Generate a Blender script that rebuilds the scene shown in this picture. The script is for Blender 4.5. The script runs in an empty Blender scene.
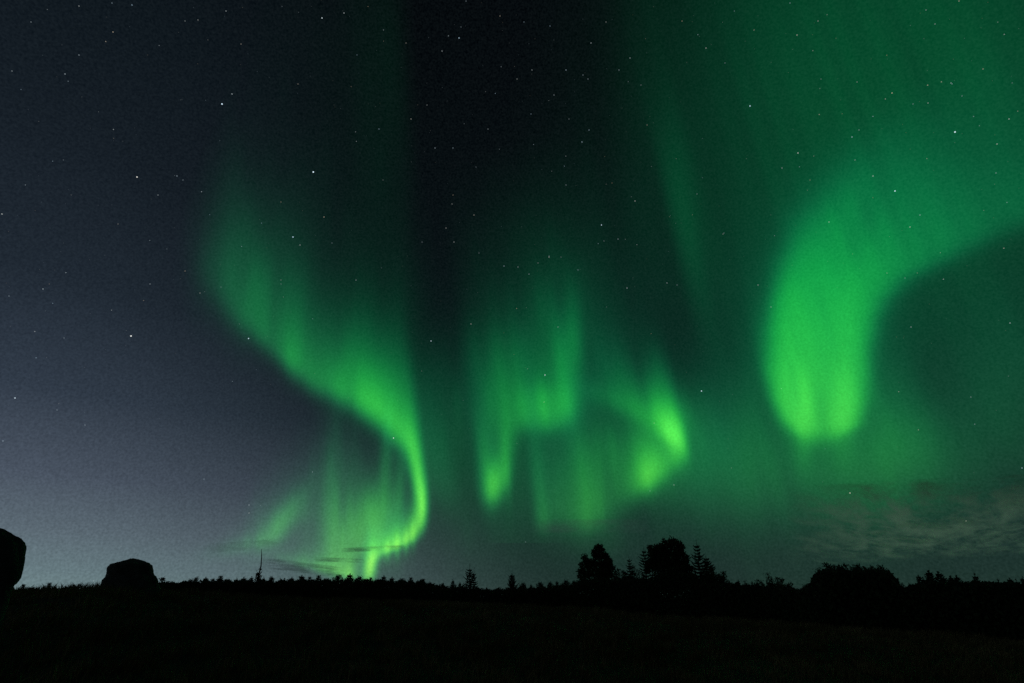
import bpy, math, random
import numpy as np
from mathutils import Vector
C=bpy.context.scene.collection
SC=bpy.context.scene
R=math.radians
# ---------------------------------------------------------------- camera, sky, exposure
W,H=1024,683
FPX=1024*20/36.0
PITCH=math.atan((597-341.5)/FPX)
VPX,VPY=330.0,-1300.0   # where the field lines meet high overhead

def dirs(X,Y):
    u=(X-512)/FPX; v=(341.5-Y)/FPX
    s,c=math.sin(PITCH),math.cos(PITCH)
    dx=u; dy=c-v*s; dz=s+v*c
    n=np.sqrt(dx*dx+dy*dy+dz*dz); return dx/n,dy/n,dz/n
def s2l(c):
    c=np.array(c,float)/255; return np.where(c<=.04045,c/12.92,((c+.055)/1.055)**2.4)
def l2s(c):
    c=np.clip(c,0,1); return np.where(c<=.0031308,c*12.92,1.055*c**(1/2.4)-.055)

EYE=1.6
cam_d=bpy.data.cameras.new('camera'); cam=bpy.data.objects.new('camera',cam_d); C.objects.link(cam)
cam_d.sensor_width=36; cam_d.lens=20; cam_d.clip_start=.1; cam_d.clip_end=5e6
cam.location=(0,0,EYE); cam.rotation_euler=(math.pi/2+PITCH,0,0); SC.camera=cam
SC.view_settings.view_transform='Standard'; SC.view_settings.look='None'
SC.view_settings.exposure=0; SC.view_settings.gamma=1; SC.view_settings.use_curve_mapping=False
SC.cycles.transparent_max_bounces=64; SC.cycles.max_bounces=3; SC.cycles.diffuse_bounces=2
SC.cycles.use_denoising=False
SC.cycles.use_adaptive_sampling=True; SC.cycles.adaptive_threshold=.01
LEFT=[(0,(112,134,136)),(.03,(104,124,130)),(.08,(92,106,116)),(.15,(74,84,98)),(.26,(49,59,72)),(.40,(32,41,51)),(.55,(23,31,39)),(.70,(16,24,30)),(.85,(11,17,21)),(1,(10,14,19))]
RIGHT=[(0,(34,52,47)),(.03,(30,49,45)),(.10,(25,41,41)),(.2,(17,32,33)),(.35,(11,23,26)),(.55,(9,17,20)),(.75,(7,12,15)),(1,(5,8,11))]

world=bpy.data.worlds.new("World"); SC.world=world; world.use_nodes=True
NT=world.node_tree; NT.nodes.clear()
class G:
    """tiny helper for writing node graphs"""
    def __init__(s,nt): s.nt=nt
    def n(s,t,**k):
        o=s.nt.nodes.new(t)
        for a,v in k.items(): setattr(o,a,v)
        return o
    def put(s,sock,v):
        if isinstance(v,bpy.types.NodeSocket): s.nt.links.new(v,sock)
        elif v is not None: sock.default_value=v
    def m(s,op,a,b=None,c=None,clamp=False):
        o=s.n('ShaderNodeMath',operation=op,use_clamp=clamp); s.put(o.inputs[0],a); s.put(o.inputs[1],b)
        if c is not None: s.put(o.inputs[2],c)
        return o.outputs[0]
    def ramp(s,fac,stops,interp='LINEAR'):
        o=s.n('ShaderNodeValToRGB'); e=o.color_ramp.elements; o.color_ramp.interpolation=interp
        while len(e)<len(stops): e.new(.5)
        for q,(p,c) in zip(e,stops): q.position=p; q.color=(*c,1) if len(c)==3 else c
        s.put(o.inputs[0],fac); return o.outputs[0]
    def mix(s,fac,a,b,blend='MIX'):
        o=s.n('ShaderNodeMix',data_type='RGBA',blend_type=blend); s.put(o.inputs[0],fac); s.put(o.inputs[6],a); s.put(o.inputs[7],b); return o.outputs[2]
    def noise(s,vec,scale,detail=2,rough=.5,dist=0):
        o=s.n('ShaderNodeTexNoise'); s.put(o.inputs['Vector'],vec); s.put(o.inputs['Scale'],scale); s.put(o.inputs['Detail'],detail); s.put(o.inputs['Roughness'],rough); s.put(o.inputs['Distortion'],dist); return o.outputs['Fac']
g=G(NT)
tc=g.n('ShaderNodeTexCoord').outputs['Generated']
sp=g.n('ShaderNodeSeparateXYZ'); g.put(sp.inputs[0],tc); sx,sy,sz=sp.outputs
zc=g.m('MAXIMUM',sz,0.0)
cl=g.ramp(zc,[(z,tuple(s2l(c))) for z,c in LEFT]); cr=g.ramp(zc,[(z,tuple(s2l(c))) for z,c in RIGHT])
hyp=g.m('SQRT',g.m('ADD',g.m('MULTIPLY',sx,sx),g.m('MULTIPLY',sy,sy)))
az=g.m('DIVIDE',sx,g.m('MAXIMUM',hyp,1e-4))
t=g.m('DIVIDE',g.m('ADD',az,.72),g.m('SUBTRACT',.84,g.m('MULTIPLY',g.m('MULTIPLY',zc,2.2,clamp=True),.36)),clamp=True)
t=g.m('MULTIPLY',g.m('MULTIPLY',t,t),g.m('SUBTRACT',3.0,g.m('MULTIPLY',t,2.0)))
base=g.mix(t,cl,cr)
# fine camera-sensor grain painted into the sky colour, over a broad uneven brightness
fine=g.noise(tc,330,1,.6); broad=g.noise(tc,5,2,.5)
k=g.m('ADD',.62,g.m('ADD',g.m('MULTIPLY',fine,.62),g.m('MULTIPLY',broad,.14)))
col=g.n('ShaderNodeVectorMath',operation='SCALE'); g.put(col.inputs[0],base); g.put(col.inputs['Scale'],k)
grainy=g.n('ShaderNodeVectorMath',operation='ADD'); g.put(grainy.inputs[0],col.outputs[0])
fv=g.n('ShaderNodeVectorMath',operation='SCALE'); fv.inputs[0].default_value=(.8,1.0,1.0); g.put(fv.inputs['Scale'],g.m('MULTIPLY',g.m('SUBTRACT',fine,.5),.007)); g.put(grainy.inputs[1],fv.outputs[0])
mx=g.n('ShaderNodeVectorMath',operation='MAXIMUM'); g.put(mx.inputs[0],grainy.outputs[0]); mx.inputs[1].default_value=(0,0,0)
bg=g.n('ShaderNodeBackground'); g.put(bg.inputs[0],mx.outputs[0]); bg.inputs[1].default_value=1
wo=g.n('ShaderNodeOutputWorld'); g.put(wo.inputs[0],bg.outputs[0])

# ---------------------------------------------------------------- helpers
def at(px,py,D):
    """the point at horizontal distance D metres in the direction of a picture position"""
    dx,dy,dz=dirs(np.float64(px),np.float64(py)); h=math.hypot(dx,dy)
    return Vector((dx/h*D,dy/h*D,EYE+dz/h*D))
def pxw(D): return D/FPX*0.96
def tag(o,label=None,cat=None,group=None,kind=None):
    if label: o['label']=label
    if cat: o['category']=cat
    if group: o['group']=group
    if kind: o['kind']=kind
    return o
def empty(name,loc,rz=0,s=1):
    o=bpy.data.objects.new(name,None); C.objects.link(o); o.location=loc; o.rotation_euler=(0,0,rz); o.scale=(s,s,s) if not hasattr(s,'__len__') else s; return o
def mesh_obj(name,V,F,mat,parent=None,smooth=False):
    me=bpy.data.meshes.new(name); me.from_pydata(V,[],F); me.update()
    if smooth: me.polygons.foreach_set('use_smooth',[True]*len(me.polygons))
    if mat: me.materials.append(mat)
    o=bpy.data.objects.new(name,me); C.objects.link(o); o.parent=parent; return o
def copy_tree(o,parent=None):
    c=o.copy(); C.objects.link(c); c.parent=parent
    for ch in list(o.children): copy_tree(ch,c)
    return c
class MB:
    def __init__(s): s.V=[]; s.F=[]
    def tube(s,P,rad,n=6):
        P=[Vector(p) for p in P]; b=len(s.V)
        for i,p in enumerate(P):
            d=(P[min(i+1,len(P)-1)]-P[max(i-1,0)]).normalized()
            u=d.cross(Vector((.31,.87,.12))).normalized(); w=d.cross(u)
            for k in range(n):
                a=2*math.pi*k/n; s.V.append(tuple(p+(u*math.cos(a)+w*math.sin(a))*rad[i]))
        for i in range(len(P)-1):
            for k in range(n):
                s.F.append((b+i*n+k,b+i*n+(k+1)%n,b+(i+1)*n+(k+1)%n,b+(i+1)*n+k))
        s.F.append(tuple(b+(len(P)-1)*n+k for k in range(n)))
    def leaf(s,p,d,l,w,rnd):
        """a pointed leaf or needle spray, folded along its middle"""
        d=Vector(d); d.normalize(); a=Vector((rnd.gauss(0,1),rnd.gauss(0,1),rnd.gauss(0,1))); u=d.cross(a)
        if u.length<1e-4: u=Vector((1,0,0))
        u.normalize(); v=d.cross(u); p=Vector(p); b=len(s.V)
        s.V+= [tuple(p),tuple(p+d*l*.45+u*w*.5+v*w*.12),tuple(p+d*l),tuple(p+d*l*.45-u*w*.5+v*w*.12)]
        s.F+= [(b,b+1,b+2),(b,b+2,b+3)]
    def build(s,name,mat,parent=None,smooth=False): return mesh_obj(name,s.V,s.F,mat,parent,smooth)

def mat(name,colA,colB,scale=6,rough=.85,bump=0,bscale=30,alpha=None):
    m=bpy.data.materials.new(name); m.use_nodes=True; q=G(m.node_tree); bs=m.node_tree.nodes['Principled BSDF']
    co=q.n('ShaderNodeTexCoord').outputs['Object']
    f=q.noise(co,scale,5,.6)
    c=q.ramp(f,[(.3,colA),(.7,colB)]); q.put(bs.inputs['Base Color'],c); bs.inputs['Roughness'].default_value=rough
    bs.inputs['Specular IOR Level'].default_value=.15
    if bump:
        b=q.n('ShaderNodeBump'); b.inputs['Strength'].default_value=bump; b.inputs['Distance'].default_value=.05
        q.put(b.inputs['Height'],q.noise(co,bscale,6,.65)); q.put(bs.inputs['Normal'],b.outputs[0])
    return m
M_bark=mat('bark',(.05,.035,.025),(.12,.09,.07),14,.9,.6,40)
M_needle=mat('needles',(.025,.05,.02),(.05,.09,.035),3)
M_leaf=mat('leaves',(.03,.06,.018),(.07,.11,.04),3)
M_rock=mat('lichen_rock',(.06,.06,.055),(.15,.145,.135),3.5,.9,.9,9)
M_soil=mat('soil_and_moss',(.03,.032,.018),(.075,.07,.04),1.7,.95,.8,12)
M_grass=mat('dry_grass',(.08,.065,.02),(.34,.26,.10),.6,.7)
M_brush=mat('undergrowth_leaves',(.025,.045,.018),(.05,.08,.03),2)

# ---------------------------------------------------------------- ground
_rx=np.array([-60,-40,-22,-15.0,-8.0,-0.5,6.5,18.0,30,60]); _rz=np.array([1.2,1.25,1.36,1.80,1.45,1.25,.72,.22,.15,.1])
def gnoise(x,y):
    return (np.sin(x*.9+1.3*np.sin(y*.7))*np.cos(y*.8+.6*np.sin(x*1.3))*.5+np.sin(x*2.3+y*1.1)*np.cos(y*2.7-x*.6)*.25)
def gz(x,y):
    x=np.asarray(x,float); y=np.asarray(y,float)
    az=x/np.maximum(y,6.0)*22.0
    ridge=np.interp(az,_rx,_rz)
    D=np.hypot(x,y)
    s=np.clip((D-3)/20.0,0,1); s=s*s*(3-2*s)
    back=np.clip((D-24)/16.0,0,1); back=back*back*(3-2*back)
    front=np.where(y>0,1.0,np.clip(1+y/8,0,1))
    z=ridge*s*front*(1-back*.62)+.07*gnoise(x,y)*np.clip(D/6,0,1)
    far=np.clip((D-150)/2500,0,1)
    return z*(1-far)
def graded():
    a=[0.0]
    st=.35
    while a[-1]<9000:
        a.append(a[-1]+st)
        if a[-1]>26: st*=1.13
    a=np.array(a); return np.concatenate([-a[:0:-1],a])
gx=graded(); gy=graded()
GX,GY=np.meshgrid(gx,gy); GZ=gz(GX,GY); n1,n2=GX.shape
V=np.stack([GX,GY,GZ],-1).reshape(-1,3).tolist()
idx=np.arange(n1*n2).reshape(n1,n2); F=np.stack([idx[:-1,:-1],idx[:-1,1:],idx[1:,1:],idx[1:,:-1]],-1).reshape(-1,4).tolist()
tag(mesh_obj('ground',V,F,M_soil,smooth=True),kind='structure')

# rough grass over the heath
rs=np.random.default_rng(5)
NB=110000
D=6.0+22.0*rs.random(NB)**.85; A=rs.uniform(-.95,.95,NB)
tuft=rs.random((2600,2)); tD=6+21*tuft[:,0]**.8; tA=-.95+1.9*tuft[:,1]
pick=rs.integers(0,2600,NB); use=rs.random(NB)<.6
bx=np.where(use,np.sin(tA[pick])*tD[pick]+rs.normal(0,.10,NB),np.sin(A)*D); by=np.where(use,np.cos(tA[pick])*tD[pick]+rs.normal(0,.10,NB),np.cos(A)*D)
bz=gz(bx,by)-.02
hgt=rs.uniform(.06,.20,NB)*np.where(use,1.5,.8)*(1+.35*gnoise(bx*.35,by*.35)); wd=rs.uniform(.004,.009,NB)*(.6+np.hypot(bx,by)/22)
th=rs.uniform(0,2*np.pi,NB); lean=rs.uniform(.1,.9,NB)*hgt; dirx,diry=np.cos(th),np.sin(th); la=th+rs.uniform(0,2*np.pi,NB)
lx,ly=np.cos(la)*lean+.03,np.sin(la)*lean
P0=np.stack([bx-dirx*wd,by-diry*wd,bz],-1);P1=np.stack([bx+dirx*wd,by+diry*wd,bz],-1)
P2=np.stack([bx+dirx*wd*.7+lx*.35,by+diry*wd*.7+ly*.35,bz+hgt*.6],-1);P3=np.stack([bx-dirx*wd*.7+lx*.35,by-diry*wd*.7+ly*.35,bz+hgt*.6],-1)
P4=np.stack([bx+lx,by+ly,bz+hgt*.95],-1)
V=np.stack([P0,P1,P2,P3,P4],1).reshape(-1,3)
o=np.arange(NB)[:,None]*5
me=bpy.data.meshes.new('grass'); me.vertices.add(len(V)); me.vertices.foreach_set('co',V.ravel().astype(np.float32))
quads=(o+np.array([[0,1,2,3]])); tris=(o+np.array([[3,2,4]]))
loops=np.concatenate([quads,tris],1).ravel(); me.loops.add(len(loops)); me.loops.foreach_set('vertex_index',loops.astype(np.int32))
ls=(np.arange(NB)[:,None]*7+np.array([[0,4]])).ravel(); me.polygons.add(NB*2); me.polygons.foreach_set('loop_start',ls.astype(np.int32)); 
me.update(calc_edges=True); me.validate(); me.materials.append(M_grass)
go=bpy.data.objects.new('grass',me); C.objects.link(go)
tag(go,'rough dark grass covering the low rise in front of the trees','grass',kind='stuff')

# ---------------------------------------------------------------- boulders
def boulder(rows,D,label,seed,depth=.8):
    """rows = (picture height, left edge, right edge) of the outline, base first"""
    rnd=random.Random(seed); NS=56
    rows=sorted(rows,key=lambda r:-r[0]); ys=np.array([r[0] for r in rows]); 
    sub=np.linspace(ys[0],ys[-1],46)
    xl=np.interp(-sub,-ys,[r[1] for r in rows]); xr=np.interp(-sub,-ys,[r[2] for r in rows])
    cx=(rows[0][1]+rows[0][2])/2; c0=at(cx,rows[0][0],D); 
    ang=math.atan2(c0.x,c0.y); right=Vector((math.cos(ang),-math.sin(ang),0)); fwd=Vector((math.sin(ang),math.cos(ang),0))
    wmax=max(xr-xl); V=[]; F=[]
    base=Vector((c0.x,c0.y,float(gz(c0.x,c0.y))-.12))
    for j,y in enumerate(sub):
        a=at(xl[j],y,D); b=at(xr[j],y,D)
        # outline measured across the line of sight
        la=(a-c0).dot(right); lb=(b-c0).dot(right); z=at(cx,y,D).z
        if j==0: z=base.z
        m=(la+lb)/2; hw=(lb-la)/2; hd=hw*depth
        for k in range(NS):
            t=2*math.pi*k/NS; ct,st=math.cos(t),math.sin(t); e=.72
            sx=math.copysign(abs(ct)**e,ct)*hw; sy=math.copysign(abs(st)**e,st)*hd
            q=1+.035*math.sin(5*t+seed+z*3)+.025*math.sin(9*t+z*9+seed*2)*abs(st)+.012*rnd.gauss(0,1)
            V.append(tuple(right*(m+sx*(1+(q-1)*(1 if abs(ct)<.8 else .4)))+fwd*(sy*q)+Vector((c0.x,c0.y,z+.008*rnd.gauss(0,1)))-base))
    for j in range(len(sub)-1):
        for k in range(NS): F.append((j*NS+k,j*NS+(k+1)%NS,(j+1)*NS+(k+1)%NS,(j+1)*NS+k))
    F.append(tuple((len(sub)-1)*NS+k for k in range(NS))); F.append(tuple(reversed(range(NS))))
    o=mesh_obj('boulder',V,F,M_rock,smooth=False); o.location=base
    return tag(o,label,'boulder')
boulder([(590.5,99,161),(585,100.5,159),(580,102,158),(577.5,105,157),(574,106.3,154),(568,107,153.3),(565,110,152.6),(563,117,150),(561,124,145),(559.5,128.5,140),(558.7,130.5,134)],21.5,
  'squat flat-topped boulder standing alone on the grassy rise at left',3)
boulder([(603,-24,9),(595,-24,10),(588.5,-25,12.5),(585,-27,14.5),(581,-29,18.5),(577,-31,21.3),(570,-34,23),(562,-36,24.6),(554,-37,25.4),(546,-37,26.8),(541,-35,25.3),(537,-32,20),(534.5,-29,14.5),(531,-24,8),(529,-16,3),(528,-10,-1)],13,
  'tall undercut boulder cut off by the left edge of the picture',8)

# ---------------------------------------------------------------- trees
def pine(seed,h=3.2,w=1.1,stiff=.5,tuft=.16,dens=1.0):
    """young pine: whorls of rising branches, each ending in upright brushes of needles"""
    rnd=random.Random(seed); root=empty('pine_tree',(0,0,0)); T=MB(); Cn=MB()
    bend=[Vector((0,0,-.2)),Vector((rnd.uniform(-.03,.03),rnd.uniform(-.03,.03),h*.45)),Vector((rnd.uniform(-.06,.06),0,h*.96))]
    T.tube(bend,[.055*h/3,.04*h/3,.008],7)
    z=h*.10
    while z<h*.95:
        f=z/h; L=w*.62*(1-f)**1.0*rnd.uniform(.75,1.15)+.04; nb=rnd.choice((5,6,7)); a0=rnd.random()*6
        for b in range(nb):
            a=a0+b*2*math.pi/nb+rnd.uniform(-.3,.3); l=L*rnd.uniform(.65,1.2); up=l*(stiff+f*.8)
            p0=Vector((0,0,z)); p1=Vector((math.cos(a)*l*.6,math.sin(a)*l*.6,z+up*.35)); p2=Vector((math.cos(a)*l,math.sin(a)*l,z+up))
            T.tube([p0,p1,p2],[.014,.009,.004],3)
            n=int((8+l*34)*dens)
            for i in range(n):
                t=.25+.8*rnd.random(); q=p0.lerp(p1,min(1,t*2)) if t<.5 else p1.lerp(p2,(t-.5)*2)
                q=q+Vector((rnd.gauss(0,.05),rnd.gauss(0,.05),rnd.gauss(0,.05)))
                for _ in range(3): Cn.leaf(q,(math.cos(a)*.6+rnd.gauss(0,.6),math.sin(a)*.6+rnd.gauss(0,.6),.9+rnd.gauss(0,.5)),tuft*rnd.uniform(.6,1.2)*(1-.5*f),tuft*.4*(1-.4*f),rnd)
        z+=h*rnd.uniform(.055,.085)
    for i in range(int(26*dens)): Cn.leaf((rnd.gauss(0,.025),rnd.gauss(0,.025),h*(.82+.16*rnd.random())),(rnd.gauss(0,.4),rnd.gauss(0,.4),1),tuft*.9,tuft*.3,rnd)
    T.build('trunk',M_bark,root,True); Cn.build('crown',M_needle,root); root['h']=h; return root
def spruce(seed,h=6,w=2.0,twin=False,gap=1.0,spire=.12):
    """spruce: a long bare leader, level whorls hung with twigs"""
    rnd=random.Random(seed); root=empty('spruce_tree',(0,0,0)); T=MB(); Cn=MB()
    stems=[(0,0,h,1.0)]+([(w*.17,.1,h*.93,.6)] if twin else [])
    for sx,sy,H_,ws in stems:
        T.tube([(sx*.3,sy,-.2),(sx,sy,H_*.5),(sx+rnd.uniform(-.04,.04),sy,H_)],[.10*h/6,.06*h/6,.008],7)
        z=H_*(.06 if ws==1 else .45)
        while z<H_*(1-spire*.35):
            f=z/H_; L=ws*w*.5*(1-f)**.8*rnd.uniform(.7,1.2)+.05; nb=rnd.choice((5,6,6,7)); a0=rnd.random()*6
            for b in range(nb):
                if rnd.random()<.08: continue
                a=a0+b*2*math.pi/nb+rnd.uniform(-.25,.25); l=L*rnd.uniform(.6,1.25)
                p0=Vector((sx,sy,z)); p1=p0+Vector((math.cos(a)*l*.55,math.sin(a)*l*.55,-l*.10+l*f*.25)); p2=p0+Vector((math.cos(a)*l,math.sin(a)*l,l*.05+l*f*.45))
                T.tube([p0,p1,p2],[.016,.010,.004],3)
                n=int(14+l*75)
                for i in range(n):
                    t=(i+rnd.random())/n; q=p0.lerp(p1,t*2) if t<.5 else p1.lerp(p2,(t-.5)*2); side=rnd.choice((-1,1))
                    s_=.20*(1-.55*t)*rnd.uniform(.6,1.2)*(.5+w*.25)*(1-.42*f)
                    for _ in range(2): Cn.leaf(q,(math.cos(a)*.7-side*math.sin(a)*.7,math.sin(a)*.7+side*math.cos(a)*.7,rnd.gauss(-.3,.35)),s_,s_*.34,rnd)
            z+=H_*rnd.uniform(.032,.050)*gap
        for i in range(40): 
            zz=H_*(1-spire*rnd.random()); Cn.leaf((sx,sy,zz),(rnd.gauss(0,.7),rnd.gauss(0,.7),.6),.10,.035,rnd)
    T.build('trunk',M_bark,root,True); Cn.build('crown',M_needle,root); root['h']=h; return root
def broadleaf(seed,h,lobes,n=5200,name='broadleaf_tree',leaf=.17,depth=.9,stemr=.13):
    """lobes = (x, z, rx, rz) of the foliage masses in metres"""
    rnd=random.Random(seed); root=empty(name,(0,0,0)); T=MB(); Cn=MB()
    zf=min(l[1]-l[3] for l in lobes); zf=max(.3,zf)
    T.tube([(0,0,-.25),(.04,0,zf*.5),(-.03,.03,zf+.4)],[stemr*1.25,stemr,stemr*.8],9)
    tot=sum(l[2]*l[3] for l in lobes)
    for (lx,lz,rx,rz) in lobes:
        ly=rnd.uniform(-.3,.3)*rx; c=Vector((lx,ly,lz)); s0=Vector((-.02,.02,zf+.2))
        T.tube([s0,s0.lerp(c,.5)+Vector((rnd.gauss(0,.1),rnd.gauss(0,.1),.15)),c],[stemr*.5,stemr*.32,stemr*.15],6)
        nt=int(10+34*rx*rz/tot); tips=[]
        for i in range(nt):
            th=rnd.uniform(0,2*math.pi); u=rnd.uniform(-.85,1); r=rnd.uniform(.62,1.0)
            rr=math.sqrt(max(0,1-u*u)); tip=c+Vector((math.cos(th)*rr*rx*r,math.sin(th)*rr*rx*depth*r,u*rz*r)); tips.append((tip,rnd.uniform(.14,.26)*(.55+.35*min(rx,rz))))
            T.tube([c,c.lerp(tip,.55)+Vector((rnd.gauss(0,.06),rnd.gauss(0,.06),rnd.gauss(0,.06))),tip],[stemr*.13,stemr*.08,.006],3)
        nl=int(n*rx*rz/tot)
        for i in range(nl):
            if rnd.random()<.66:
                q,s=rnd.choice(tips); dd=Vector((rnd.gauss(0,1),rnd.gauss(0,1),rnd.gauss(0,1))); dd.normalize(); q=q+dd*s*1.5*rnd.random()**.45
            else:
                th=rnd.uniform(0,2*math.pi); u=rnd.uniform(-1,1); r=rnd.random()**.4; rr=math.sqrt(1-u*u)
                q=c+Vector((math.cos(th)*rr*rx*r,math.sin(th)*rr*rx*depth*r,u*rz*r))*.84
            d=(q-c).normalized()+Vector((rnd.gauss(0,.6),rnd.gauss(0,.6),rnd.gauss(.1,.6)))
            Cn.leaf(q,d,leaf*rnd.uniform(.5,1.1),leaf*.6,rnd)
    T.build('trunk',M_bark,root,True); Cn.build('crown',M_leaf,root); root['h']=h; return root
def shrub(seed,h,w,n=1700,leaf=.12,spiky=.3):
    """many stems fanning up from one foot, leafy to the tips"""
    rnd=random.Random(seed); root=empty('shrub',(0,0,0)); T=MB(); Cn=MB()
    ns=17
    for k in range(ns):
        a=rnd.uniform(0,2*math.pi); o=rnd.random()**.6*w*.5; hh=h*(1-.45*(o/(w*.5))**2)*rnd.uniform(1-spiky,1)
        if k==0: o=0; hh=h*.98
        p=[Vector((math.cos(a)*.08,math.sin(a)*.08,-.15)),Vector((math.cos(a)*o*.7,math.sin(a)*o*.7,hh*.5)),Vector((math.cos(a)*o,math.sin(a)*o,hh))]
        T.tube(p,[.022,.014,.004],4)
        for i in range(int(n/ns)):
            t=min(1.0,.15+.88*rnd.random()**.7); q=p[0].lerp(p[1],t*2) if t<.5 else p[1].lerp(p[2],(t-.5)*2)
            s=.05+.10*w*(1.1-t); q=q+Vector((rnd.gauss(0,s),rnd.gauss(0,s),rnd.gauss(0,.05)))
            Cn.leaf(q,(rnd.gauss(0,.6)+math.cos(a)*.3,rnd.gauss(0,.6)+math.sin(a)*.3,.6+rnd.gauss(0,.4)),leaf*rnd.uniform(.6,1.2),leaf*.42,rnd)
    T.build('stem',M_bark,root,True); Cn.build('crown',M_leaf,root); root['h']=h; return root

ORD=['','first','second','third','fourth','fifth','sixth','seventh','eighth','ninth','tenth','eleventh','twelfth','thirteenth','fourteenth','fifteenth','sixteenth']
def plant(proto_list,used,px,py,D,rnd,wpx=None):
    """stand a tree so that its tip reaches picture height py; first use moves the original, later ones copy it"""
    i=rnd.randrange(len(proto_list)); pr=proto_list[i]
    top=at(px,py,D); zb=float(gz(top.x,top.y)); s=(top.z-zb)/pr['h']
    o=pr if i not in used else copy_tree(pr); used.add(i)
    o.location=(top.x,top.y,zb); o.rotation_euler=(0,0,rnd.uniform(0,6.28)); sw=s*rnd.uniform(.9,1.15)
    o.scale=(sw,sw,s); return o
rnd=random.Random(42)
P_pine=[pine(11,3.2,2.0),pine(12,3.2,2.5,.35),pine(13,3.2,1.7,.6),pine(14,3.2,2.7,.45,.17),pine(15,3.2,1.5,.7),pine(16,3.2,2.2,.3)]
for q_ in (spruce(17,3.2,2.1,spire=.10,gap=.75),spruce(18,3.2,1.8,spire=.12,gap=.75),spruce(19,3.2,2.5,spire=.08,gap=.75)): q_.name='pine_tree'; P_pine.append(q_)
# (x, y of the tip) of every treetop in the photograph, split at the landmarks named in the labels
SEG=[
 ('between the two boulders',52,[(24,584),(30,587),(37,586.5),(50,582.5),(54,586),(67,586.5),(74,584.5),(80,583.5),(87,587.5),(95,586)],'to the right of the undercut boulder'),
 ('between the squat boulder and the bare sapling',46,[(163,577.5),(170,582),(177,583),(185,581),(191,579),(197,576.5),(206,577),(213,578.5),(221,576),(229,579.5),(237,578),(244,577),(252,576.5)],'to the right of the squat boulder'),
 ('between the bare sapling and the foot of the bright ray',46,[(264,577),(272,576),(284,580.5),(292,577),(302,575),(310,577),(319,575.5),(328,579),(338,575.5),(350,573.5),(360,576)],'to the right of the bare sapling'),
 ('between the bright ray and the twin-topped spruce',48,[(371,577.5),(377,579),(384,575.5),(392,577),(402,579),(411,577.5),(418,580),(423,578.5),(430,582),(443,583),(453,579.5),(460,582)],'to the left of the twin-topped spruce'),
 ('between the pointed spruce and the round-headed tree',50,[(523,582.5),(531,584),(540,582),(550,582),(557,581),(566,580),(574,581)],'to the right of the lone conical spruce'),
 ]
used=set()
for seg,D0,pts,ref in SEG:
    n=len(pts); left=ref.startswith('to the left')
    for i,(x,y) in enumerate(pts):
        o=plant(P_pine,used,x,y,D0+rnd.uniform(-3,3),rnd)
        k=(n-i) if left else i+1
        o.name='pine_tree'
        tag(o,f'young dark pine in the treeline, {ORD[k]} treetop {ref}','pine tree','young pines along the treeline')
# bare sapling
sap=empty('bare_sapling',(0,0,0)); b0=at(256,592,44); zb=float(gz(b0.x,b0.y)); sap.location=(b0.x,b0.y,zb)
def rel(px,py,D=44): return at(px,py,D)-Vector((b0.x,b0.y,zb))
T=MB(); tip=rel(261.5,549)
T.tube([(0,0,-.2),rel(257.5,581),rel(259.2,573),rel(261,566),rel(261.6,557),tip],[.06,.055,.05,.04,.03,.012],6)
T.tube([rel(257.8,580),rel(256,575.5),rel(255.5,573)],[.03,.02,.006],4); T.tube([rel(259,575),rel(261.5,572.5),rel(262.5,570)],[.03,.02,.006],4)
T.tube([rel(258,578),rel(261.5,577),rel(262.5,575)],[.03,.02,.006],4)
T.build('trunk',M_bark,sap,True)
L_=MB()
for i in range(160): L_.leaf(rel(258.3+rnd.gauss(0,1.3),578+rnd.gauss(0,3)),(rnd.gauss(0,.5),rnd.gauss(0,.5),.8),.16,.06,rnd)
L_.build('crown',M_needle,sap)
tag(sap,'thin bent sapling with a bare whip-like top rising above the pines','sapling')
# spruces
def one(o,px,py,D,label,cat,rz=0,sw=1.0,group=None):
    top=at(px,py,D); zb=float(gz(top.x,top.y)); s=(top.z-zb)/o['h']; o.location=(top.x,top.y,zb); o.rotation_euler=(0,0,rz-math.atan2(top.x,top.y)); o.scale=(s*sw,s*sw,s); return tag(o,label,cat,group)
GS='spruces rising above the treeline'
one(spruce(21,5.0,3.0,twin=True,spire=.42),470,563,44,'dark twin-topped spruce in the middle of the treeline','spruce tree',0,.9,GS)
one(spruce(22,4.0,3.4,spire=.08,gap=.8),512,573.5,44,'lone conical spruce just right of the twin-topped spruce','spruce tree',1,1,GS)
one(spruce(23,5.2,2.9,spire=.15),629,556.5,44,'slender spruce nearest the right side of the round-headed tree','spruce tree',2,.9,GS)
one(spruce(24,6.2,3.0,spire=.24),643.5,546.5,42,'spruce touching the left side of the big broad tree','spruce tree',.5,.95,GS)
one(spruce(25,6.6,4.4,spire=.16),696,540,44,'tall spiky spruce touching the right side of the big broad tree','spruce tree',3,.85,GS)
one(spruce(26,3.6,1.7,spire=.12),738,579.5,42,'small pointed spruce between the big broad tree and the domed shrub','spruce tree',3,1,GS)
one(spruce(27,4.8,3.6,spire=.15),706,556,45.5,'shorter spruce just behind and right of the tall spiky spruce','spruce tree',4,1,GS)
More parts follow.
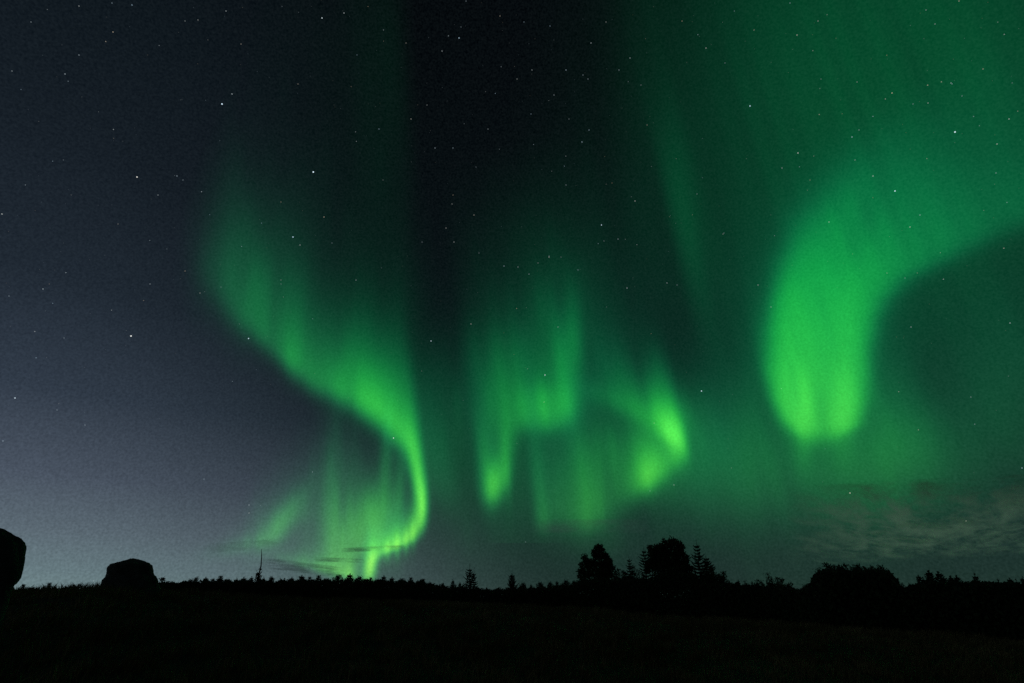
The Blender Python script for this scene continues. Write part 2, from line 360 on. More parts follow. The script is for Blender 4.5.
# broadleaf trees: outlines in metres at their distance
def lobes_px(D,base,px0,L):
    w=pxw(D); return [((x-px0)*w,(base-y)*w,rx*w,ry*w) for x,y,rx,ry in L]
def place_b(px0,D,L,n,label,seed,leaf=.17,name='broadleaf_tree',cat='tree'):
    p=at(px0,597,D); zb=float(gz(p.x,p.y)); w=D/FPX*.93
    # picture height of the foot
    lob=[((x-px0)*D/FPX*.93, at(x,y,D).z-zb, rx*w, ry*w) for x,y,rx,ry in L]
    o=broadleaf(seed,6,lob,n,name,leaf); o.location=(p.x,p.y,zb); o.rotation_euler=(0,0,-math.atan2(p.x,p.y)); return tag(o,label,cat)
place_b(599,46,[(601,553,8.5,7),(603,563,11,8),(588,568,5.5,7),(588,560,3.5,3.5),(594,566,5,8),(606,572,8,9),(611,568,4,6),(598,577,14,9),(583,574,4,5),(584,584,5,6)],9000,
  'round-headed broadleaf tree with a smaller left lobe in the treeline',31)
place_b(670,44,[(679,546.5,8.5,7.5),(672,547,6,6.5),(661,551,7.5,6.5),(668,559,16,11),(657,562,5,9),(684,560,7.5,12),(670,573,19,15),(663,558,9,10),(688,572,6,12)],15000,
  'biggest and broadest tree, its dense crown rising highest from the treeline',32)
GF='low bushes between and beside the big trees'
k=0
S_=[shrub(41,3.0,1.9,4200,.14),shrub(42,3.0,2.2,4600,.14,spiky=.35),shrub(43,3.0,1.6,3800,.14,spiky=.35),shrub(44,3.0,2.4,5000,.15,spiky=.2)]
us=set()
def bushes(pts,D0,fmt,group,cat='shrub',left=False):
    n=len(pts)
    for i,(x,y) in enumerate(pts):
        o=plant(S_,us,x,y,D0+rnd.uniform(-1.5,1.5),rnd); o.name='shrub'; k=n-i if left else i+1
        tag(o,fmt.format(ORD[k]) if n>1 else fmt,cat,group)
bushes([(618,569),(623,571),(634,567),(639,570)],44,'low bush, {} counting rightward from the round-headed tree','low bushes between the two broadleaf trees')
bushes([(711,566),(717,575),(722,579),(730,582.5),(745,581),(752,582),(757,580)],41,'low bush, {} to the right of the tall spiky spruce','low bushes right of the tall spiky spruce')
bushes([(768,573.5)],38,'domed shrub midway between the big broad tree and the wide thicket','single shrubs at right')
bushes([(777,577.5),(783,585),(788,584),(795,589),(804,587),(808,584)],36,'small bush, {} to the right of the domed shrub','small bushes right of the domed shrub')
bushes([(819,569),(826,563.5),(832,567),(838,565.5),(845,564.5),(852,567),(858,565),(864,567),(871,566.5),(880,565.5),(887,571),(893,578)],31,'leafy shrub, {} bump from the left in the wide rounded thicket','shrubs making up the wide rounded thicket')
P_sp=[spruce(51,3.2,1.8,spire=.12,gap=.8),spruce(52,3.2,2.2,spire=.08,gap=.8),spruce(53,3.2,1.6,spire=.14,gap=.8)]
ur=set(); pts=[(901,586),(909,583),(918,574.5),(923,577),(928,570.5),(938,571.5),(943,575),(950,576),(956,575.5),(962,581),(967,584),(974,573.5),(978,580),(985,581),(991,583),(998,579.5),(1004,582),(1009,577.5),(1016,579),(1022,577)]
n=len(pts)
for i,(x,y) in enumerate(pts):
    o=plant(P_sp,ur,x,y,33+rnd.uniform(-2,2),rnd); o.name='spruce_tree'
    if i<10: lb=f'small spiky spruce, {ORD[i+1]} to the right of the wide rounded thicket'
    elif i<n-1: lb=f'small spiky spruce, {ORD[n-i]} in from the right edge of the picture'
    else: lb='small spiky spruce at the very right edge of the picture'
    tag(o,lb,'spruce tree','small spruces at the right end of the treeline')

# undergrowth that closes the treeline down to the ground
rs=np.random.default_rng(9); NL=210000
px=rs.uniform(-120,1150,NL)
Dd=np.interp(px,[-120,560,760,810,900,1150],[46,46,40,31,31,31])+rs.uniform(-3.5,1.5,NL)
topy=np.interp(px,[0,40,58,100,160,200,290,370,420,440,488,500,560,600,740,780,800,808,814,820,886,893,899,905,930,1024,1150],[590,590.5,591,590,584,581.5,581,580.5,582.5,586.5,590,590,587,579,585,588,591,588,577,571,571,576,585,588,583,584.5,584])-9*np.exp(-((px-678)/26)**4)+1.2*np.sin(px*.45)*np.sin(px*.13)+rs.normal(0,.9,NL)
u=rs.random(NL)**.8
dx,dy,dz=dirs(px,topy); h_=np.hypot(dx,dy); X_=dx/h_*Dd; Y_=dy/h_*Dd; Zt=EYE+dz/h_*Dd; Zb=gz(X_,Y_); Z_=Zb+(Zt-Zb)*u
a=rs.normal(0,1,(NL,3)); a/=np.linalg.norm(a,axis=1)[:,None]; b=np.cross(a,rs.normal(0,1,(NL,3))); b/=np.linalg.norm(b,axis=1)[:,None]
s=rs.uniform(.10,.24,NL)[:,None]; c=np.stack([X_,Y_,Z_],-1)
V=np.stack([c-a*s*.5,c+b*s*.28,c+a*s*.5,c-b*s*.28],1).reshape(-1,3); F=(np.arange(NL)[:,None]*4+np.array([[0,1,2,3]])).tolist()
tag(mesh_obj('undergrowth',V.tolist(),F,M_brush),'dense black undergrowth filling the foot of the treeline','undergrowth',kind='stuff')

# ---------------------------------------------------------------- aurora: shells of glowing gas high above the ground
def noise1(n, scale, seed):
    """smooth 1-D noise around 0 sampled at n unit steps"""
    r=np.random.default_rng(seed); m=int(n/scale)+6
    k=r.normal(0,1,m); t=np.arange(n)/scale; i=t.astype(int); f=t-i; f=f*f*(3-2*f)
    return k[i]*(1-f)+k[i+1]*f
def spline(P, step):
    P=np.array(P,float); Q=np.vstack([2*P[0]-P[1],P,2*P[-1]-P[-2]]); out=[]
    for i in range(1,len(Q)-2):
        p0,p1,p2,p3=Q[i-1:i+3]; n=max(2,int(np.hypot(*(p2-p1)[:2])/step))
        for t in np.arange(n)/n:
            out.append(0.5*((2*p1)+(-p0+p2)*t+(2*p0-5*p1+4*p2-p3)*t*t+(-p0+3*p1-3*p2+p3)*t**3))
    return np.array(out)
def curtain(X,Y,P,amp=.35,seed=1,ray=9,step=1.5):
    """light of a folded curtain whose foot follows P = (x, y, brightness, reach up, softness of foot, width)"""
    S=spline(P,step); n=len(S); F=np.zeros_like(X)
    m=np.exp(amp*(noise1(n,ray/step,seed)+.6*noise1(n,ray*.4/step,seed+1)))
    for k in range(n):
        x,y,b,up,ri,w=S[k]; b=max(b,0); ri=max(ri,1.); w=max(w,1.5); up=max(up,3.)
        if b<1e-4: continue
        ds=step
        d=y-Y
        xc=x-(x-VPX)/(y-VPY)*d
        pr=1/(1+np.exp(-np.clip(d/ri*2.2,-30,30)))*np.exp(-(np.clip(d,0,None)/(1.25*up))**1.35)
        F+=b*m[k]*ds/(2.5066*w)*np.exp(-((X-xc)/w)**2/2)*pr
    return F
def rays(X,Y,seed,amp,w=7.0,tall=70.0):
    """fine rays along the field lines: an uneven pattern, narrow across them and long up them"""
    s=(X-VPX)/(Y-VPY)*(430-VPY)+1500; r=np.random.default_rng(seed); out=0
    for k,(ww,tt,aa) in enumerate(((w,tall,1.0),(w*2.3,tall*1.6,.9),(w*.45,tall*.8,.25))):
        T=r.normal(0,1,(int(4000/ww)+3,int(1600/tt)+3)); u=s/ww; v=(Y+500)/tt
        i=np.clip(u.astype(int),0,T.shape[0]-2); j=np.clip(v.astype(int),0,T.shape[1]-2); f=u-i; f=f*f*(3-2*f); h=v-j; h=h*h*(3-2*h)
        out=out+aa*((T[i,j]*(1-f)+T[i+1,j]*f)*(1-h)+(T[i,j+1]*(1-f)+T[i+1,j+1]*f)*h)
    return np.exp(amp*out-amp*amp*.5)
def blob(X,Y,x,y,sx,sy,b,rot=0,p=2.0):
    c,s=math.cos(math.radians(rot)),math.sin(math.radians(rot))
    u=((X-x)*c+(Y-y)*s)/sx; v=(-(X-x)*s+(Y-y)*c)/sy
    return b*np.exp(-(u*u+v*v)**(p/2)/2)
def step_edge(X,Y,xe,soft,side=1):
    """x position xe at y=200, edge follows a vertical line of the place"""
    xc=xe-(xe-VPX)/(200-VPY)*(200-Y)
    return 1/(1+np.exp(-np.clip(side*(X-xc)/soft*2,-30,30)))
def f_left(X,Y):
    F=curtain(X,Y,[(202,262,.0,50,20,11),(219,290,.055,58,18,10),(236,315,.09,56,14,8),(257,336,.14,48,10,6),(272,350,.12,46,9,6),(290,366,.20,48,8,6),(308,383,.15,55,9,7),
      (330,393,.27,42,10,8),(350,402,.25,40,10,8),(362,408,.33,38,10,9),(380,422,.36,36,9,8),(398,440,.38,38,9,7),(410,454,.17,36,8,5),(416,480,.17,30,8,4.2),(421,500,.23,28,7,3.8),(422,516,.30,22,6,3.8),(420,528,.34,18,5,3.6),(413,539,.36,16,4,3.4),
      (399,547,.46,15,3,3.2),(387,552,.50,15,3,3.2),(378,557,.50,13,3,3.2),(372,566,.45,14,4,3.5),(369,580,.75,15,4,4),(363,584,.2,10,3,3)],amp=.08,seed=3,ray=11)*1.12
    F+=curtain(X,Y,[(212,300,.0,80,20,12),(238,320,.018,85,20,16),(290,360,.026,85,20,16),(340,390,.034,85,20,16),(385,430,.040,95,20,14),(420,480,.048,80,20,12),(440,500,.04,80,20,12),(462,500,.0,70,20,12)],amp=.12,seed=13,ray=22)
    F+=blob(X,Y,423,505,2.6,14,.18,2)+blob(X,Y,413,533,2.2,9,.18)+blob(X,Y,406,540,2,8,.20)+blob(X,Y,397,544,2.2,8,.22)+blob(X,Y,387,549,2.6,7,.25)
    F+=blob(X,Y,335,150,60,140,.0042)+blob(X,Y,250,258,34,48,.020)
    return F*rays(X,Y,5,.11,13,60)*(1-.30*blob(X,Y,325,285,20,60,1)-.15*blob(X,Y,350,180,60,70,1))*np.interp(Y,[0,110,200,300,370],[.8,.5,.6,.80,1.0])
def f_veil(X,Y):
    F=curtain(X,Y,[(215,551,.0,12,5,8),(240,548,.035,16,5,8),(262,545,.10,24,5,7),(278,538,.11,22,7,7),(296,522,.08,26,9,8),(320,520,.03,35,10,9),(328,552,.04,55,12,6),(334,574,.08,50,9,5),(345,580,.10,42,8,5),(353,574,.07,42,8,4),(360,556,.06,40,8,4),(372,552,.22,30,6,5),(392,548,.14,40,7,6),(402,540,.05,50,7,6)],amp=.22,seed=22,ray=12)
    F+=curtain(X,Y,[(262,556,.0,5,3,6),(285,561,.10,7,3,6),(305,566,.20,9,3,6),(325,572,.32,12,3,6),(345,577,.38,13,3,6),(357,580,.18,12,3,4)],amp=.1,seed=25,ray=12)
    F+=blob(X,Y,368,519,14,20,.20,25)+blob(X,Y,352,515,30,38,.06)+blob(X,Y,352,545,26,16,.07)+blob(X,Y,320,545,50,20,.02)+blob(X,Y,281,522,24,7,.11,-52)+blob(X,Y,245,546,26,6,.045,-12)+blob(X,Y,385,470,4,34,.06,3)+blob(X,Y,400,495,4,34,.05,3)+blob(X,Y,338,470,6,40,.02,3)+blob(X,Y,352,480,5,34,.018,3)
    return F*rays(X,Y,6,.11,6,40)
def f_midleft(X,Y):
    F=curtain(X,Y,[(470,430,.0,90,30,8),(482,470,.03,75,22,7),(490,500,.14,34,8,6),(500,492,.16,36,8,4.5),(508,478,.06,40,8,4.5),(512,440,.07,40,10,6),(524,427,.13,34,9,8),(546,430,.19,36,10,8),(560,423,.20,42,12,7),(570,414,.15,55,12,6),(581,402,.05,60,14,8),(592,400,.0,60,10,8)],amp=.2,seed=31,ray=9)
    F+=curtain(X,Y,[(505.5,482,.04,26,5,2),(508.5,484,.055,26,5,2)],amp=0,seed=2)
    F+=blob(X,Y,570,350,8,38,.10,2)+blob(X,Y,528,372,36,38,.06)+blob(X,Y,500,400,12,30,.05)+blob(X,Y,529,465,24,44,.042)+blob(X,Y,494,480,6,15,.27,8)+blob(X,Y,506,462,3,22,.12,-4)+blob(X,Y,548,404,21,15,.13,0,2.4)+blob(X,Y,486,430,9,60,.03,-8)+blob(X,Y,535,300,75,75,.022)+blob(X,Y,560,330,35,70,.02)
    return F*rays(X,Y,7,.10,11,50)*np.interp(Y,[150,250,340,420],[.45,.55,.85,1.0])
def f_horse(X,Y):
    F=curtain(X,Y,[(590,392,.0,30,12,10),(612,402,.06,34,10,10),(636,415,.12,34,10,9),(656,430,.20,30,9,6),(671,442,.28,28,9,5),(684,450,.26,32,12,3.6),(682,458,.16,28,10,4.5),(664,474,.20,30,8,6),(646,488,.28,30,7,6),(634,496,.14,34,9,7),(615,508,.09,55,14,12),(600,520,.09,60,10,8),(590,530,.12,70,9,6),(579,522,.08,60,12,7),(566,526,.07,60,12,8),(555,518,.035,60,12,6),(544,530,.065,75,8,5),(534,518,.0,70,12,6)],amp=.22,seed=41,ray=8)
    F=F*1.25
    F+=blob(X,Y,588,478,24,38,.085)+blob(X,Y,648,472,11,16,.17,35)+blob(X,Y,672,428,11,17,.16,5)+blob(X,Y,620,405,30,8,.04,25)+blob(X,Y,655,450,34,34,.07)+blob(X,Y,680,440,30,45,.05)+blob(X,Y,700,480,80,40,.011)+blob(X,Y,620,540,60,14,.007)+blob(X,Y,480,530,70,26,.009)
    F+=blob(X,Y,450,435,22,50,.04)+blob(X,Y,475,470,36,50,.018)
    return F*rays(X,Y,8,.11,10,45)
def f_arc(X,Y):
    F=curtain(X,Y,[(768,372,.0,40,25,7),(776,404,.03,45,14,6),(786,425,.10,45,10,7),(800,436,.14,50,9,8),(812,438,.10,50,9,8),(828,432,.08,50,10,8),(842,430,.13,50,10,8),(856,422,.11,50,12,8),(866,400,.05,40,18,8),(872,372,.0,40,22,9),(876,345,.0,90,25,10)],amp=.10,seed=51,ray=14)
    yy=[60,110,150,180,220,260,300,330,370,400,420,440,470]
    xl=np.interp(Y,yy,[955,905,858,832,803,786,774,770,770,777,786,802,815])
    yr=[60,150,200,220,235,250,265,280,300,320,350,400,425,440,470]
    xr=np.interp(Y,yr,[1500,1230,1082,1026,992,960,930,902,883,873,867,865,857,838,820])
    by=np.interp(Y,[0,60,110,150,180,210,240,280,330,380,430,450],[0,.010,.025,.055,.10,.155,.22,.31,.39,.40,.32,.17])
    sg=lambda a:1/(1+np.exp(-np.clip(a,-30,30)))
    F+=by*sg((X-xl)/np.interp(Y,[150,230,300,420],[20,10,5.5,3.6]))*sg((xr-X)/np.interp(Y,[200,300,420],[18,7.5,4]))*sg((440-Y)/6)*np.exp(-np.clip(X-850,0,None)/np.interp(Y,[180,230,300],[230,190,100]))
    F+=blob(X,Y,803,412,7,30,.20)+blob(X,Y,843,408,9,28,.17)+blob(X,Y,786,380,5,30,.06)+blob(X,Y,888,400,18,42,.035)+blob(X,Y,752,400,10,60,.012)+blob(X,Y,788,385,8,36,.04)+blob(X,Y,818,340,75,85,.02)+blob(X,Y,875,455,55,38,.075)+blob(X,Y,905,450,22,30,.03)+blob(X,Y,790,465,110,38,.055)+blob(X,Y,1010,395,40,60,.03)+blob(X,Y,745,440,22,55,.035)
    return F*rays(X,Y,9,.06,14,90)*(1-.22*blob(X,Y,864,222,11,38,1,22)-.12*blob(X,Y,822,420,6,22,1))
def f_wash(X,Y):
    e=step_edge(X,Y,664,5)
    F=blob(X,Y,905,90,130,180,.050)+blob(X,Y,1030,60,120,220,.02)+blob(X,Y,1000,330,150,90,.007)
    F+=blob(X,Y,770,60,60,220,.006)
    xc=683+(Y-210)*.15
    F+=e*(np.exp(-((X-xc)/13)**2/2)*np.exp(-((Y-205)/62)**2/2)*.03)+e*blob(X,Y,780,200,90,230,.010)
    F+=step_edge(X,Y,414,13,-1)*blob(X,Y,396,80,34,110,.0055)
    F+=step_edge(X,Y,616,2.5)*blob(X,Y,640,130,24,140,.0045)
    F+=blob(X,Y,640,300,80,110,.006)
    return F*rays(X,Y,10,.07,16,200)
NAMES=['left','veil','midleft','horse','arc','wash']
FUN=dict(left=f_left,veil=f_veil,midleft=f_midleft,horse=f_horse,arc=f_arc,wash=f_wash)

def aurora_mat():
    m=bpy.data.materials.new('aurora_light'); m.use_nodes=True; nt=m.node_tree; nt.nodes.clear(); q=G(nt)
    a=q.n('ShaderNodeAttribute',attribute_name='glow').outputs['Fac']
    geo=q.n('ShaderNodeNewGeometry').outputs['Position']
    nz=q.n('ShaderNodeVectorMath',operation='NORMALIZE'); q.put(nz.inputs[0],geo)
    sp=q.n('ShaderNodeSeparateXYZ'); q.put(sp.inputs[0],nz.outputs[0])
    ylow=q.m('POWER',math.e,q.m('DIVIDE',q.m('MULTIPLY',q.m('MAXIMUM',sp.outputs[2],0.0),-1.0),.16))
    fine=q.noise(nz.outputs[0],330,1,.6)  # same sensor-like grain, painted into the glow
    aa=q.m('MULTIPLY',a,q.m('ADD',.80,q.m('MULTIPLY',fine,.40)))
    eb=q.m('POWER',math.e,q.m('DIVIDE',a,-.16))
    kb=q.m('MULTIPLY',q.m('ADD',.10,q.m('MULTIPLY',eb,.32)),q.m('SUBTRACT',1.0,q.m('MULTIPLY',ylow,.5)))
    kr=q.m('ADD',q.m('MULTIPLY',q.m('DIVIDE',q.m('SUBTRACT',a,.3),.4,clamp=True),.018),q.m('MULTIPLY',ylow,q.m('ADD',.08,q.m('MULTIPLY',a,.40))))
    cc=q.n('ShaderNodeCombineXYZ'); q.put(cc.inputs[0],kr); cc.inputs[1].default_value=1; q.put(cc.inputs[2],kb)
    em=q.n('ShaderNodeEmission'); q.put(em.inputs[0],cc.outputs[0]); q.put(em.inputs[1],q.m('MULTIPLY',aa,.5))
    tr=q.n('ShaderNodeBsdfTransparent'); ad=q.n('ShaderNodeAddShader'); q.put(ad.inputs[0],em.outputs[0]); q.put(ad.inputs[1],tr.outputs[0])
    o=q.n('ShaderNodeOutputMaterial'); q.put(o.inputs[0],ad.outputs[0])
    m.cycles.emission_sampling='NONE'; return m
M_aur=aurora_mat()
NA=[0]
def aurora(key,box,step,label,thr=.0016):
    """a closed shell between two heights of the upper air, glowing where the field functions say"""
    x0,x1,y0,y1=box; xs=np.arange(x0,x1+step,step,dtype=float); ys=np.arange(y0,y1+.1,step,dtype=float)
    X,Y=np.meshgrid(xs,ys); Fv=FUN[key](X,Y); Fv=np.clip(Fv-thr*.6,0,None)
    # fade to nothing at the rim so that the shell has no edge
    e=np.minimum(np.minimum(X-x0,x1-X),Y-y0)/60; Fv*=np.clip(e,0,1)
    dx,dy,dz=dirs(X,Y); keep=Fv>thr*.15
    k=keep[:-1,:-1]|keep[1:,:-1]|keep[:-1,1:]|keep[1:,1:]
    n1,n2=X.shape; idx=np.arange(n1*n2).reshape(n1,n2)
    Q=np.stack([idx[:-1,:-1],idx[:-1,1:],idx[1:,1:],idx[1:,:-1]],-1)[k]
    Vs=[];
    for H_ in (20000.+1500*NA[0],20900.+1500*NA[0]):
        t=H_/np.maximum(dz,.035); Vs.append(np.stack([dx*t,dy*t,EYE+dz*t],-1).reshape(-1,3))
    V=np.concatenate(Vs); N=n1*n2
    # rim faces join the two layers
    from collections import Counter
    ed=np.concatenate([Q[:,[0,1]],Q[:,[1,2]],Q[:,[2,3]],Q[:,[3,0]]]); key_=np.sort(ed,1); code=key_[:,0].astype(np.int64)*N+key_[:,1]
    u,inv,cnt=np.unique(code,return_inverse=True,return_counts=True); rim=ed[cnt[inv]==1]
    RF=np.stack([rim[:,0],rim[:,1],rim[:,1]+N,rim[:,0]+N],-1)
    Fc=np.concatenate([Q,Q[:,::-1]+N,RF]); vals=np.concatenate([Fv.ravel(),Fv.ravel()])
    usedv=np.unique(Fc); mp=np.zeros(2*N,int); mp[usedv]=np.arange(len(usedv)); Fc=mp[Fc]; V=V[usedv]; vals=vals[usedv]
    me=bpy.data.meshes.new('aurora_curtain'); me.vertices.add(len(V)); me.vertices.foreach_set('co',V.ravel().astype(np.float32))
    me.loops.add(len(Fc)*4); me.loops.foreach_set('vertex_index',Fc.ravel().astype(np.int32)); me.polygons.add(len(Fc)); me.polygons.foreach_set('loop_start',(np.arange(len(Fc))*4).astype(np.int32))
    me.update(calc_edges=True)
    at_=me.attributes.new('glow','FLOAT','POINT'); at_.data.foreach_set('value',vals.astype(np.float32))
    me.polygons.foreach_set('use_smooth',[True]*len(Fc)); me.materials.append(M_aur)
    o=bpy.data.objects.new('aurora_curtain',me); C.objects.link(o); NA[0]+=1
    return tag(o,label,'aurora','green northern lights')
aurora('left',(130,560,-60,590),2,'tall green aurora band sweeping down in an S from upper left to the treeline')
aurora('veil',(150,470,300,590),2.5,'low yellow-green aurora veil hanging inside the curl of the left band')
aurora('midleft',(430,700,60,545),3,'green aurora patch with a small bright foot left of the horseshoe glow')
aurora('horse',(330,860,240,588),3,'horseshoe-shaped green aurora curl just right of the centre, above the round-headed tree')
aurora('arc',(640,1240,0,588),4,'brightest broad green aurora arc, its rounded foot at right')
aurora('wash',(200,1300,-320,588),6,'faint green aurora wash with vertical rays across the upper right sky',.0010)

# ---------------------------------------------------------------- stars
SD=1.3e6
def star_mat(name,rgb,s):
    m=bpy.data.materials.new(name); m.use_nodes=True; nt=m.node_tree; nt.nodes.clear(); q=G(nt)
    inf=q.n('ShaderNodeObjectInfo').outputs['Random']
    at_=q.n('ShaderNodeAttribute',attribute_name='shine').outputs['Fac']
    em=q.n('ShaderNodeEmission'); tn=q.n('ShaderNodeAttribute',attribute_name='tone').outputs['Fac']; q.put(em.inputs[0],q.ramp(tn,[(0,(.55,.80,1.0)),(.6,(.85,.97,1.0)),(1,(1.0,.80,.55))])); q.put(em.inputs[1],q.m('MULTIPLY',at_,s)); tr=q.n('ShaderNodeBsdfTransparent'); ad=q.n('ShaderNodeAddShader')
    q.put(ad.inputs[0],em.outputs[0]); q.put(ad.inputs[1],tr.outputs[0]); o=q.n('ShaderNodeOutputMaterial'); q.put(o.inputs[0],ad.outputs[0]); m.cycles.emission_sampling='NONE'; return m
M_star=star_mat('starlight',(.80,.95,1.0),.5)
t_=(1+5**.5)/2
ICO_V=np.array([(-1,t_,0),(1,t_,0),(-1,-t_,0),(1,-t_,0),(0,-1,t_),(0,1,t_),(0,-1,-t_),(0,1,-t_),(t_,0,-1),(t_,0,1),(-t_,0,-1),(-t_,0,1)])/math.sqrt(1+t_*t_)
ICO_F=np.array([(0,11,5),(0,5,1),(0,1,7),(0,7,10),(0,10,11),(1,5,9),(5,11,4),(11,10,2),(10,7,6),(7,1,8),(3,9,4),(3,4,2),(3,2,6),(3,6,8),(3,8,9),(4,9,5),(2,4,11),(6,2,10),(8,6,7),(9,8,1)])
def stars_mesh(name,L,origin=None):
    V=[];F=[];S=[];TN=[]
    for (x,y,r,s) in L:
        dx,dy,dz=dirs(np.float64(x),np.float64(y)); c=np.array([dx,dy,dz])*SD; b=len(V)
        V+= (c-(origin if origin is not None else 0)+ICO_V*r/FPX*SD*.9).tolist(); F+=(ICO_F+b).tolist(); S+=[s]*12; TN+=[(abs(math.sin(x*12.9+y*7.3))*7.7)%1]*12
    o=mesh_obj(name,V,F,M_star); a=o.data.attributes.new('shine','FLOAT','POINT'); a.data.foreach_set('value',S); a=o.data.attributes.new('tone','FLOAT','POINT'); a.data.foreach_set('value',TN)
    if origin is not None: o.location=origin
    return o
BR=[(313.3,172,1.05,1.0,'brightest star in the sky, high above the left aurora band'),
 (222,104,.95,.9,'bright bluish star at upper left, lower of a close pair'),
 (131,336,.95,.9,'bright lone star in the dark sky at left, above the squat boulder'),
 (137,177,.85,.7,'star at far left, level with the brightest star'),
 (248.5,338.5,.85,.7,'star just under the lower edge of the left aurora band'),
 (322,18,.75,.6,'star near the top edge of the picture, left of the centre'),
 (955,132,.85,.9,'bright star at upper right above the broad aurora arc'),
 (750,106,.8,.8,'star above and left of the broad aurora arc, high up'),
 (895,191,.8,.85,'star shining through the top of the broad aurora arc'),
 (701.5,391,.8,.9,'star in the dark gap between the horseshoe curl and the broad arc'),
 (393.5,438,.75,.8,'star inside the bend of the left aurora band'),
 (545,375,.75,.7,'star inside the small aurora patch, near the centre'),
 (293,237,.85,.75,'star in the glow below the brightest star, upper of a close pair'),
 (850,493,.75,.6,'star low over the cloud bank at right, below the broad arc'),
 (15,398,.75,.6,'star at the left edge of the picture, above the undercut boulder'),
 (431,341,.75,.6,'star in the dark gap just right of the left aurora band'),
 (459,38,.75,.5,'star near the top edge in the darkest gap of the sky'),
 (601.5,225,.8,.65,'star above the gap between the small patch and the horseshoe curl')]
for x,y,r,s,lb in BR:
    d=np.array(dirs(np.float64(x),np.float64(y)))*SD
    tag(stars_mesh('star',[(x,y,r*.72,s*1.1)],d),lb,'star','bright stars')
KN=[(232,94,.6),(177,176,.5),(183,180,.35),(158,195,.4),(2,214,.6),(113,32,.5),(79,55,.4),(65,74,.45),(43,289,.5),(132,5,.5),(112,3,.35),(79,6,.4),(226,11,.45),(185,271,.4),(200,293,.4),(150,284,.4),(9,296,.35),(198,20,.35),(185,21,.3),(12,71,.35),(241,44,.35),(118,224,.3),(31,22,.3),
(344,13,.55),(324,217,.6),(300,245,.55),(356,280,.5),(442,51,.5),(411,119,.5),(379,129,.45),(435,148,.5),(453,148,.45),(298,84,.35),(474,215,.5),(446,228,.5),(454,242,.5),(452,204,.4),(453,195,.35),(504,266,.55),(488,129,.4),(406,43,.35),(357,55,.35),(500,16,.4),(476,167,.3),(466,1,.35),(461,27,.3),(383,180,.3),(427,105,.35),(281,202,.35),(332,243,.35),(281,284,.35),(479,253,.35),(422,242,.35),
(550,26,.4),(591,43,.5),(630,58,.5),(619,70,.45),(566,70,.55),(532,70,.45),(583,75,.4),(588,79,.4),(517,79,.4),(554,95,.4),(531,114,.4),(589,130,.5),(582,142,.6),(569,119,.35),(641,85,.35),(647,125,.35),(566,185,.4),(635,201,.6),(612,183,.3),(618,239,.5),(604,241,.35),(549,257,.65),(561,257,.35),(538,263,.4),(529,274,.5),(518,267,.45),(578,270,.5),(627,288,.6),(667,283,.55),(677,285,.4),(723,234,.4),(697,194,.35),(706,48,.55),(682,21,.4),(725,63,.35),(754,30,.4),(758,285,.5),(606,22,.35),(524,22,.35),
(797,35,.55),(818,21,.4),(892,93,.6),(852,137,.65),(859,130,.4),(798,153,.75),(1009,119,.5),(997,144,.5),(873,176,.6),(920,215,.5),(910,227,.55),(855,160,.4),(782,168,.5),(951,83,.45),(983,69,.4),(928,103,.4),(913,104,.35),(996,173,.4),(829,222,.55),(810,180,.3),(887,273,.35),(821,79,.3),(905,278,.35),(959,1,.4),(790,3,.4),(926,10,.35),(935,24,.35),(857,82,.35),(962,96,.35),
(281,280,.4),(471,324,.55),(558,327,.5),(674,485,.5),(544,402,.45),(650,491,.4),(1022,468,.55),(1010,323,.5),(724,233,.35),(911,327,.45),(771,307,.5),(966,521,.65),(249,505,.5),(249,513,.5),(204,479,.4),(64,338,.35),(85,425,.4),(3,441,.45),(57,410,.35),(370,549,.0)]
rf=random.Random(77)
LST=[(x,y,.62*(.45+s*.55),s*.60) for x,y,s in KN if s>0]
for i in range(1500):
    x=rf.uniform(-300,1324); y=rf.uniform(-250,585)
    if rf.random()<max(0,(y-250)/400): continue
    m_=rf.random()**3; LST.append((x,y,.26+.18*m_,.05+.22*m_**2))
tag(stars_mesh('stars',LST),'countless fainter stars scattered over the whole night sky','stars',kind='stuff')

# ---------------------------------------------------------------- clouds
def cloud_mat(name,col,dens,scale,stretch,lo,hi,seed,turn=0.0):
    m=bpy.data.materials.new(name); m.use_nodes=True; nt=m.node_tree; nt.nodes.clear(); q=G(nt)
    tcn=q.n('ShaderNodeTexCoord'); mp=q.n('ShaderNodeMapping'); vr=q.n('ShaderNodeVectorRotate',rotation_type='Z_AXIS'); q.put(vr.inputs['Vector'],tcn.outputs['Object']); vr.inputs['Angle'].default_value=turn; q.put(mp.inputs[0],vr.outputs[0]); mp.inputs['Location'].default_value=(seed*3.1,seed,0); mp.inputs['Scale'].default_value=stretch
    nz=q.noise(mp.outputs[0],scale,6,.62,.4)
    al=q.ramp(nz,[(lo,(0,0,0)),(hi,(1,1,1))])
    ge=q.n('ShaderNodeAttribute',attribute_name='cover').outputs['Fac']
    f=q.m('MULTIPLY',q.m('MULTIPLY',al,ge),dens,clamp=True)
    tl=q.n('ShaderNodeBsdfTranslucent'); tl.inputs[0].default_value=(*col,1)
    df=q.n('ShaderNodeBsdfDiffuse'); df.inputs[0].default_value=(*col,1); au=q.n('ShaderNodeMixShader'); au.inputs[0].default_value=.35; q.put(au.inputs[1],df.outputs[0]); q.put(au.inputs[2],tl.outputs[0]); tr=q.n('ShaderNodeBsdfTransparent'); mo=q.n('ShaderNodeMixShader'); q.put(mo.inputs[0],f); q.put(mo.inputs[1],tr.outputs[0]); q.put(mo.inputs[2],au.outputs[0])
    o=q.n('ShaderNodeOutputMaterial'); q.put(o.inputs[0],mo.outputs[0]); return m
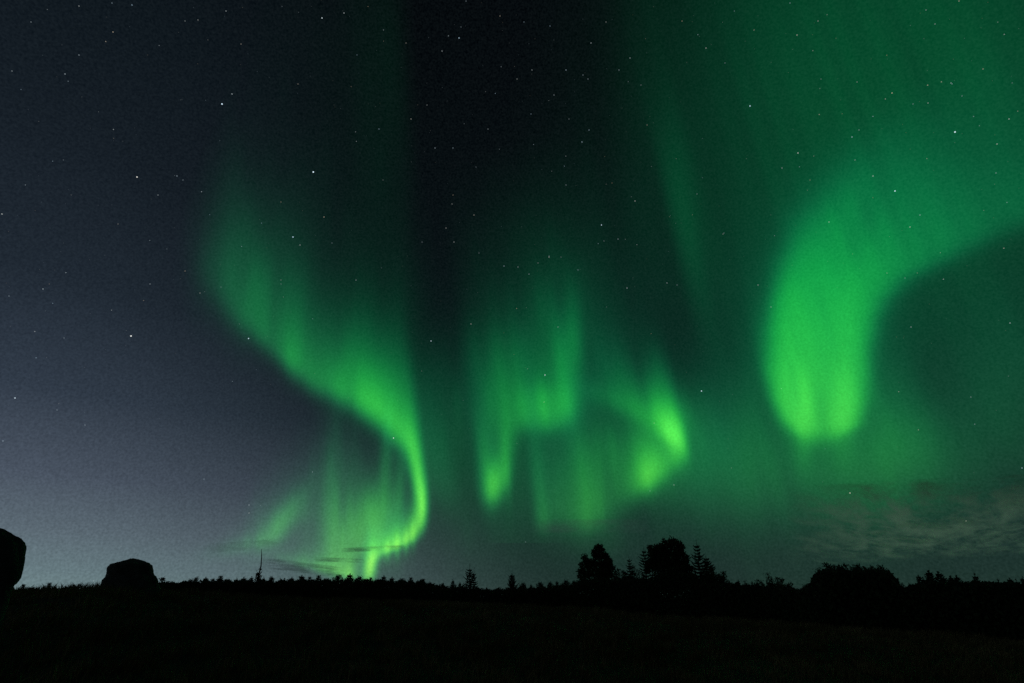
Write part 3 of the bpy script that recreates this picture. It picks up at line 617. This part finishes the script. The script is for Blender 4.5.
def cloud(name,box,alt,thick,mat_,label,cat,kind=None,slant=0,nx=60,ny=24,group=None):
    """a flat closed bank of cloud at height alt, covering a stretch of sky"""
    x0,x1,y0,y1=box; X,Y=np.meshgrid(np.linspace(x0,x1,nx),np.linspace(y0,y1,ny)); U=(X-(x0+x1)/2)/((x1-x0)/2); Vv=(Y-(y0+y1)/2)/((y1-y0)/2)
    Y=Y+slant*U
    cov=np.clip((1-U*U)*1.6,0,1)*np.clip((1-Vv*Vv)*1.6,0,1)
    dx,dy,dz=dirs(X,Y); vs=[]
    cen=None
    for sgn in (0,1):
        a=alt+sgn*thick*cov
        t=a/np.maximum(dz,.01); P=np.stack([dx*t,dy*t,EYE+dz*t],-1)
        if sgn: P=base_.copy(); P[...,2]+=thick*cov+1
        else: base_=P
        vs.append(P.reshape(-1,3))
    V=np.concatenate(vs); c=V.mean(0); V=V-c; N=nx*ny
    idx=np.arange(N).reshape(ny,nx); Q=np.stack([idx[:-1,:-1],idx[:-1,1:],idx[1:,1:],idx[1:,:-1]],-1).reshape(-1,4)
    rim=[]
    ring=list(idx[0,:])+list(idx[1:,-1])+list(idx[-1,-2::-1])+list(idx[-2:0:-1,0])
    for i in range(len(ring)): a,b=ring[i],ring[(i+1)%len(ring)]; rim.append((a,b,b+N,a+N))
    F=np.concatenate([Q,Q[:,::-1]+N,np.array(rim)]).tolist()
    o=mesh_obj(name,V.tolist(),F,mat_,smooth=True); o.location=c; at_=o.data.attributes.new('cover','FLOAT','POINT'); at_.data.foreach_set('value',np.concatenate([cov.ravel()]*2))
    return tag(o,label,cat,group,kind)
M_c1=cloud_mat('broken_cloud',(.85,.97,.70),.75,.0014,(1,.20,1),.44,.66,2,R(37))
M_c2=cloud_mat('dark_cloud_streak',(.35,.35,.35),.42,.0012,(1,.25,1),.40,.62,5)
M_c3=cloud_mat('thin_low_cloud',(.6,.6,.6),.22,.001,(1,.25,1),.35,.65,9)
cloud('cloud_bank',(785,1240,474,556),1500,150,M_c1,'mottled pale cloud bank low in the sky at right','clouds','stuff',slant=-12,nx=90,ny=50)
GC='thin dark cloud streaks low over the treeline'
cloud('cloud_streak',(340,406,546.5,551.5),1500,40,M_c2,'thin dark cloud streak crossing the bright foot of the left aurora','cloud',slant=-1.5,group=GC)
cloud('cloud_streak',(312,366,558,562.5),1500,40,M_c2,'short dark cloud streak just above the pines, left of the bright ray','cloud',slant=1,group=GC)
cloud('cloud_streak',(262,345,562,574),1500,40,M_c2,'long dark cloud streak slanting down to the pines','cloud',slant=5,group=GC)
cloud('cloud_streak',(205,282,541,551),1500,40,M_c3,'faint grey cloud streak under the left tail of the aurora veil','cloud',slant=-3,group=GC)
cloud('cloud_streak',(530,650,519,534),1500,40,M_c3,'faint cloud streak under the horseshoe aurora, above the round-headed tree','cloud',group=GC)
